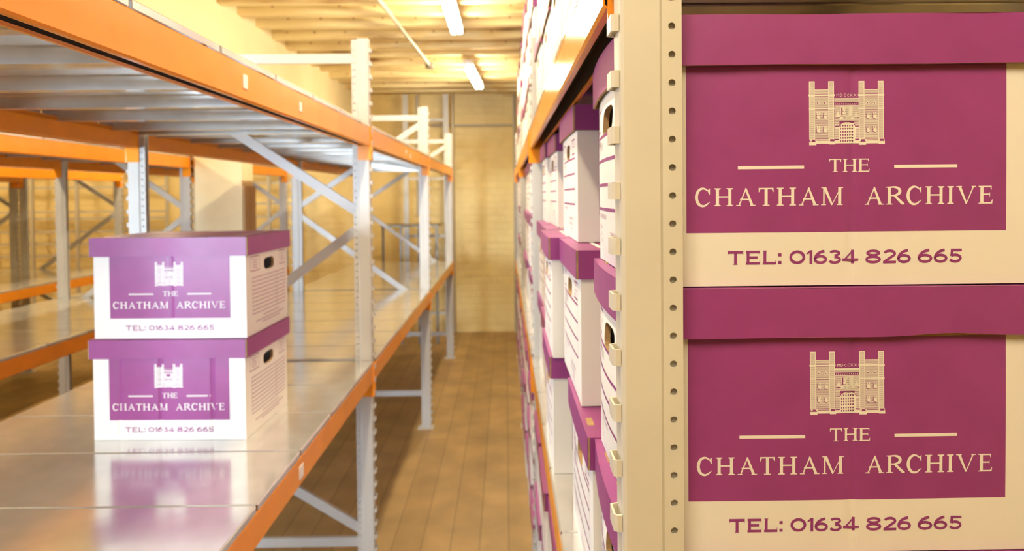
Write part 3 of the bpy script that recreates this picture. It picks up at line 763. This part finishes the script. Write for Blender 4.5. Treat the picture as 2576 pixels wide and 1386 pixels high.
for i, (x, y0, dx) in enumerate(((-.30, -1.05, .0), (-.30, .95, .0), (-.29, 2.95, .0), (-.285, 4.95, .05))):
    ceiling_light(x, y0, y0 + 1.0, dx, ['lit twin-tube light hanging behind the viewer', 'lit twin-tube light hanging above the near end of the aisle', 'lit twin-tube light cut by the top of the picture above the aisle', 'lit twin-tube light hanging farther down the aisle, before the end wall'][i])
ceiling_light(.62, -.95, .05, 0, 'lit twin-tube light hanging behind the viewer near the right wall', M_TUBE_DIM)  # unseen light added to brighten the near box fronts
for i, (x, y0) in enumerate(((-3.05, .95), (-3.05, 2.95), (-3.05, 4.95), (-5.4, 4.95))):  # unseen lights added as warm fill for the left background
    ceiling_light(x, y0, y0 + 1.0, 0, ['lit twin-tube light over the next aisle to the left, near end', 'lit twin-tube light over the next aisle to the left, middle', 'lit twin-tube light over the next aisle to the left, far end', 'lit twin-tube light over the leftmost aisle, far end'][i])
b = MB(); b.tube((-.72, 2.6, JB - .02), (-.615, 5.25, JB - .02), .013, 12); p = b.build('conduit', [M_CONDUIT])
tag(p, 'thin grey conduit running along the joists left of the lights', 'conduit')
bx = MB(); bx.tube((-.613, 5.25, JB - .05), (-.613, 5.25, JB - .001), .035, 14); bx.build('junction_box', [M_STEEL], p)
b = MB(); b.tube((-.57, WALL_Y - .03, 0), (-.57, WALL_Y - .03, JB), .016, 10); o = b.build('wall_pipe', [M_CONDUIT]); tag(o, 'grey vertical pipe on the end wall beside the left rack', 'pipe')
b = MB(); b.tube((.10, WALL_Y - .03, 0), (.10, WALL_Y - .03, JB), .016, 10); o = b.build('wall_pipe', [M_CONDUIT]); tag(o, 'grey vertical pipe on the end wall beside the right rack', 'pipe')
b = MB(); b.tube((-.80, WALL_Y - .025, CH + .77), (.10, WALL_Y - .025, CH + .77), .013, 10); o = b.build('wall_pipe', [M_CONDUIT]); tag(o, 'grey horizontal pipe crossing the end wall high up', 'pipe')
b = MB(); b.tube((-.95, WALL_Y - .03, CH - .2), (-.95, WALL_Y - .03, JB), .016, 10); o = b.build('wall_pipe', [M_CONDUIT]); tag(o, 'grey vertical pipe on the end wall between the tall posts', 'pipe')
# tall open frame standing by the end wall
t = thing('post_frame', (-.84, 6.78, 0), 'tall grey frame of two posts standing against the end wall', 'frame')
for x in (-.215, .215):
    u = MB(); u.thin([(-.027, .014), (-.027, -.014), (.027, -.014), (.027, .014)], .002, lambda a, b_, z: (a + x, b_, z), 0, JB - .02); u.build('post', [M_GREY], t)
for z in (CH + .81, CH + .19, CH - .42, .25):
    u = MB(); u.box((-.19, -.012, z - .014), (.19, .012, z + .014)); u.build('rail', [M_GREY], t)
# low dark stand by the wall
t = thing('steel_stand', (-.97, 6.55, 0), 'dark low steel stand by the end wall behind the left rack', 'stand')
u = MB(); u.box((-.29, -.14, CH - .305), (.29, .14, CH - .285)); u.build('top', [M_STEEL], t)
for x in (-.27, -.09, .09, .27):
    u = MB(); u.box((x - .012, -.13, 0), (x + .012, -.106, CH - .305)); u.build('leg', [M_STEEL], t)

# open rail stands by the end wall, seen far off between the left racks
for xc, wd, zs, lb in ((-4.55, 1.9, (.32, .13, -.13, -.20, -.34, -.47, -.60), 'wide dark rail stand by the end wall behind the fourth left rack'),
                       (-2.52, .62, (.28, .16, -.06, -.20, -.34), 'narrow dark rail stand by the end wall right of the cream pillar')):
    t = thing('rail_stand', (xc, 6.80, 0), lb, 'rail stand')
    for q in range(5 if wd > 1 else 3):
        n = 4 if wd > 1 else 2
        u = MB(); u.box((-wd / 2 + wd * q / n - .014, -.014, 0), (-wd / 2 + wd * q / n + .014, .014, CH + .36)); u.build('post', [M_CONDUIT], t)
    for z in zs:
        u = MB(); u.box((-wd / 2, .014, CH + z - .012), (wd / 2, .034, CH + z + .012)); u.build('rail', [M_CONDUIT], t)
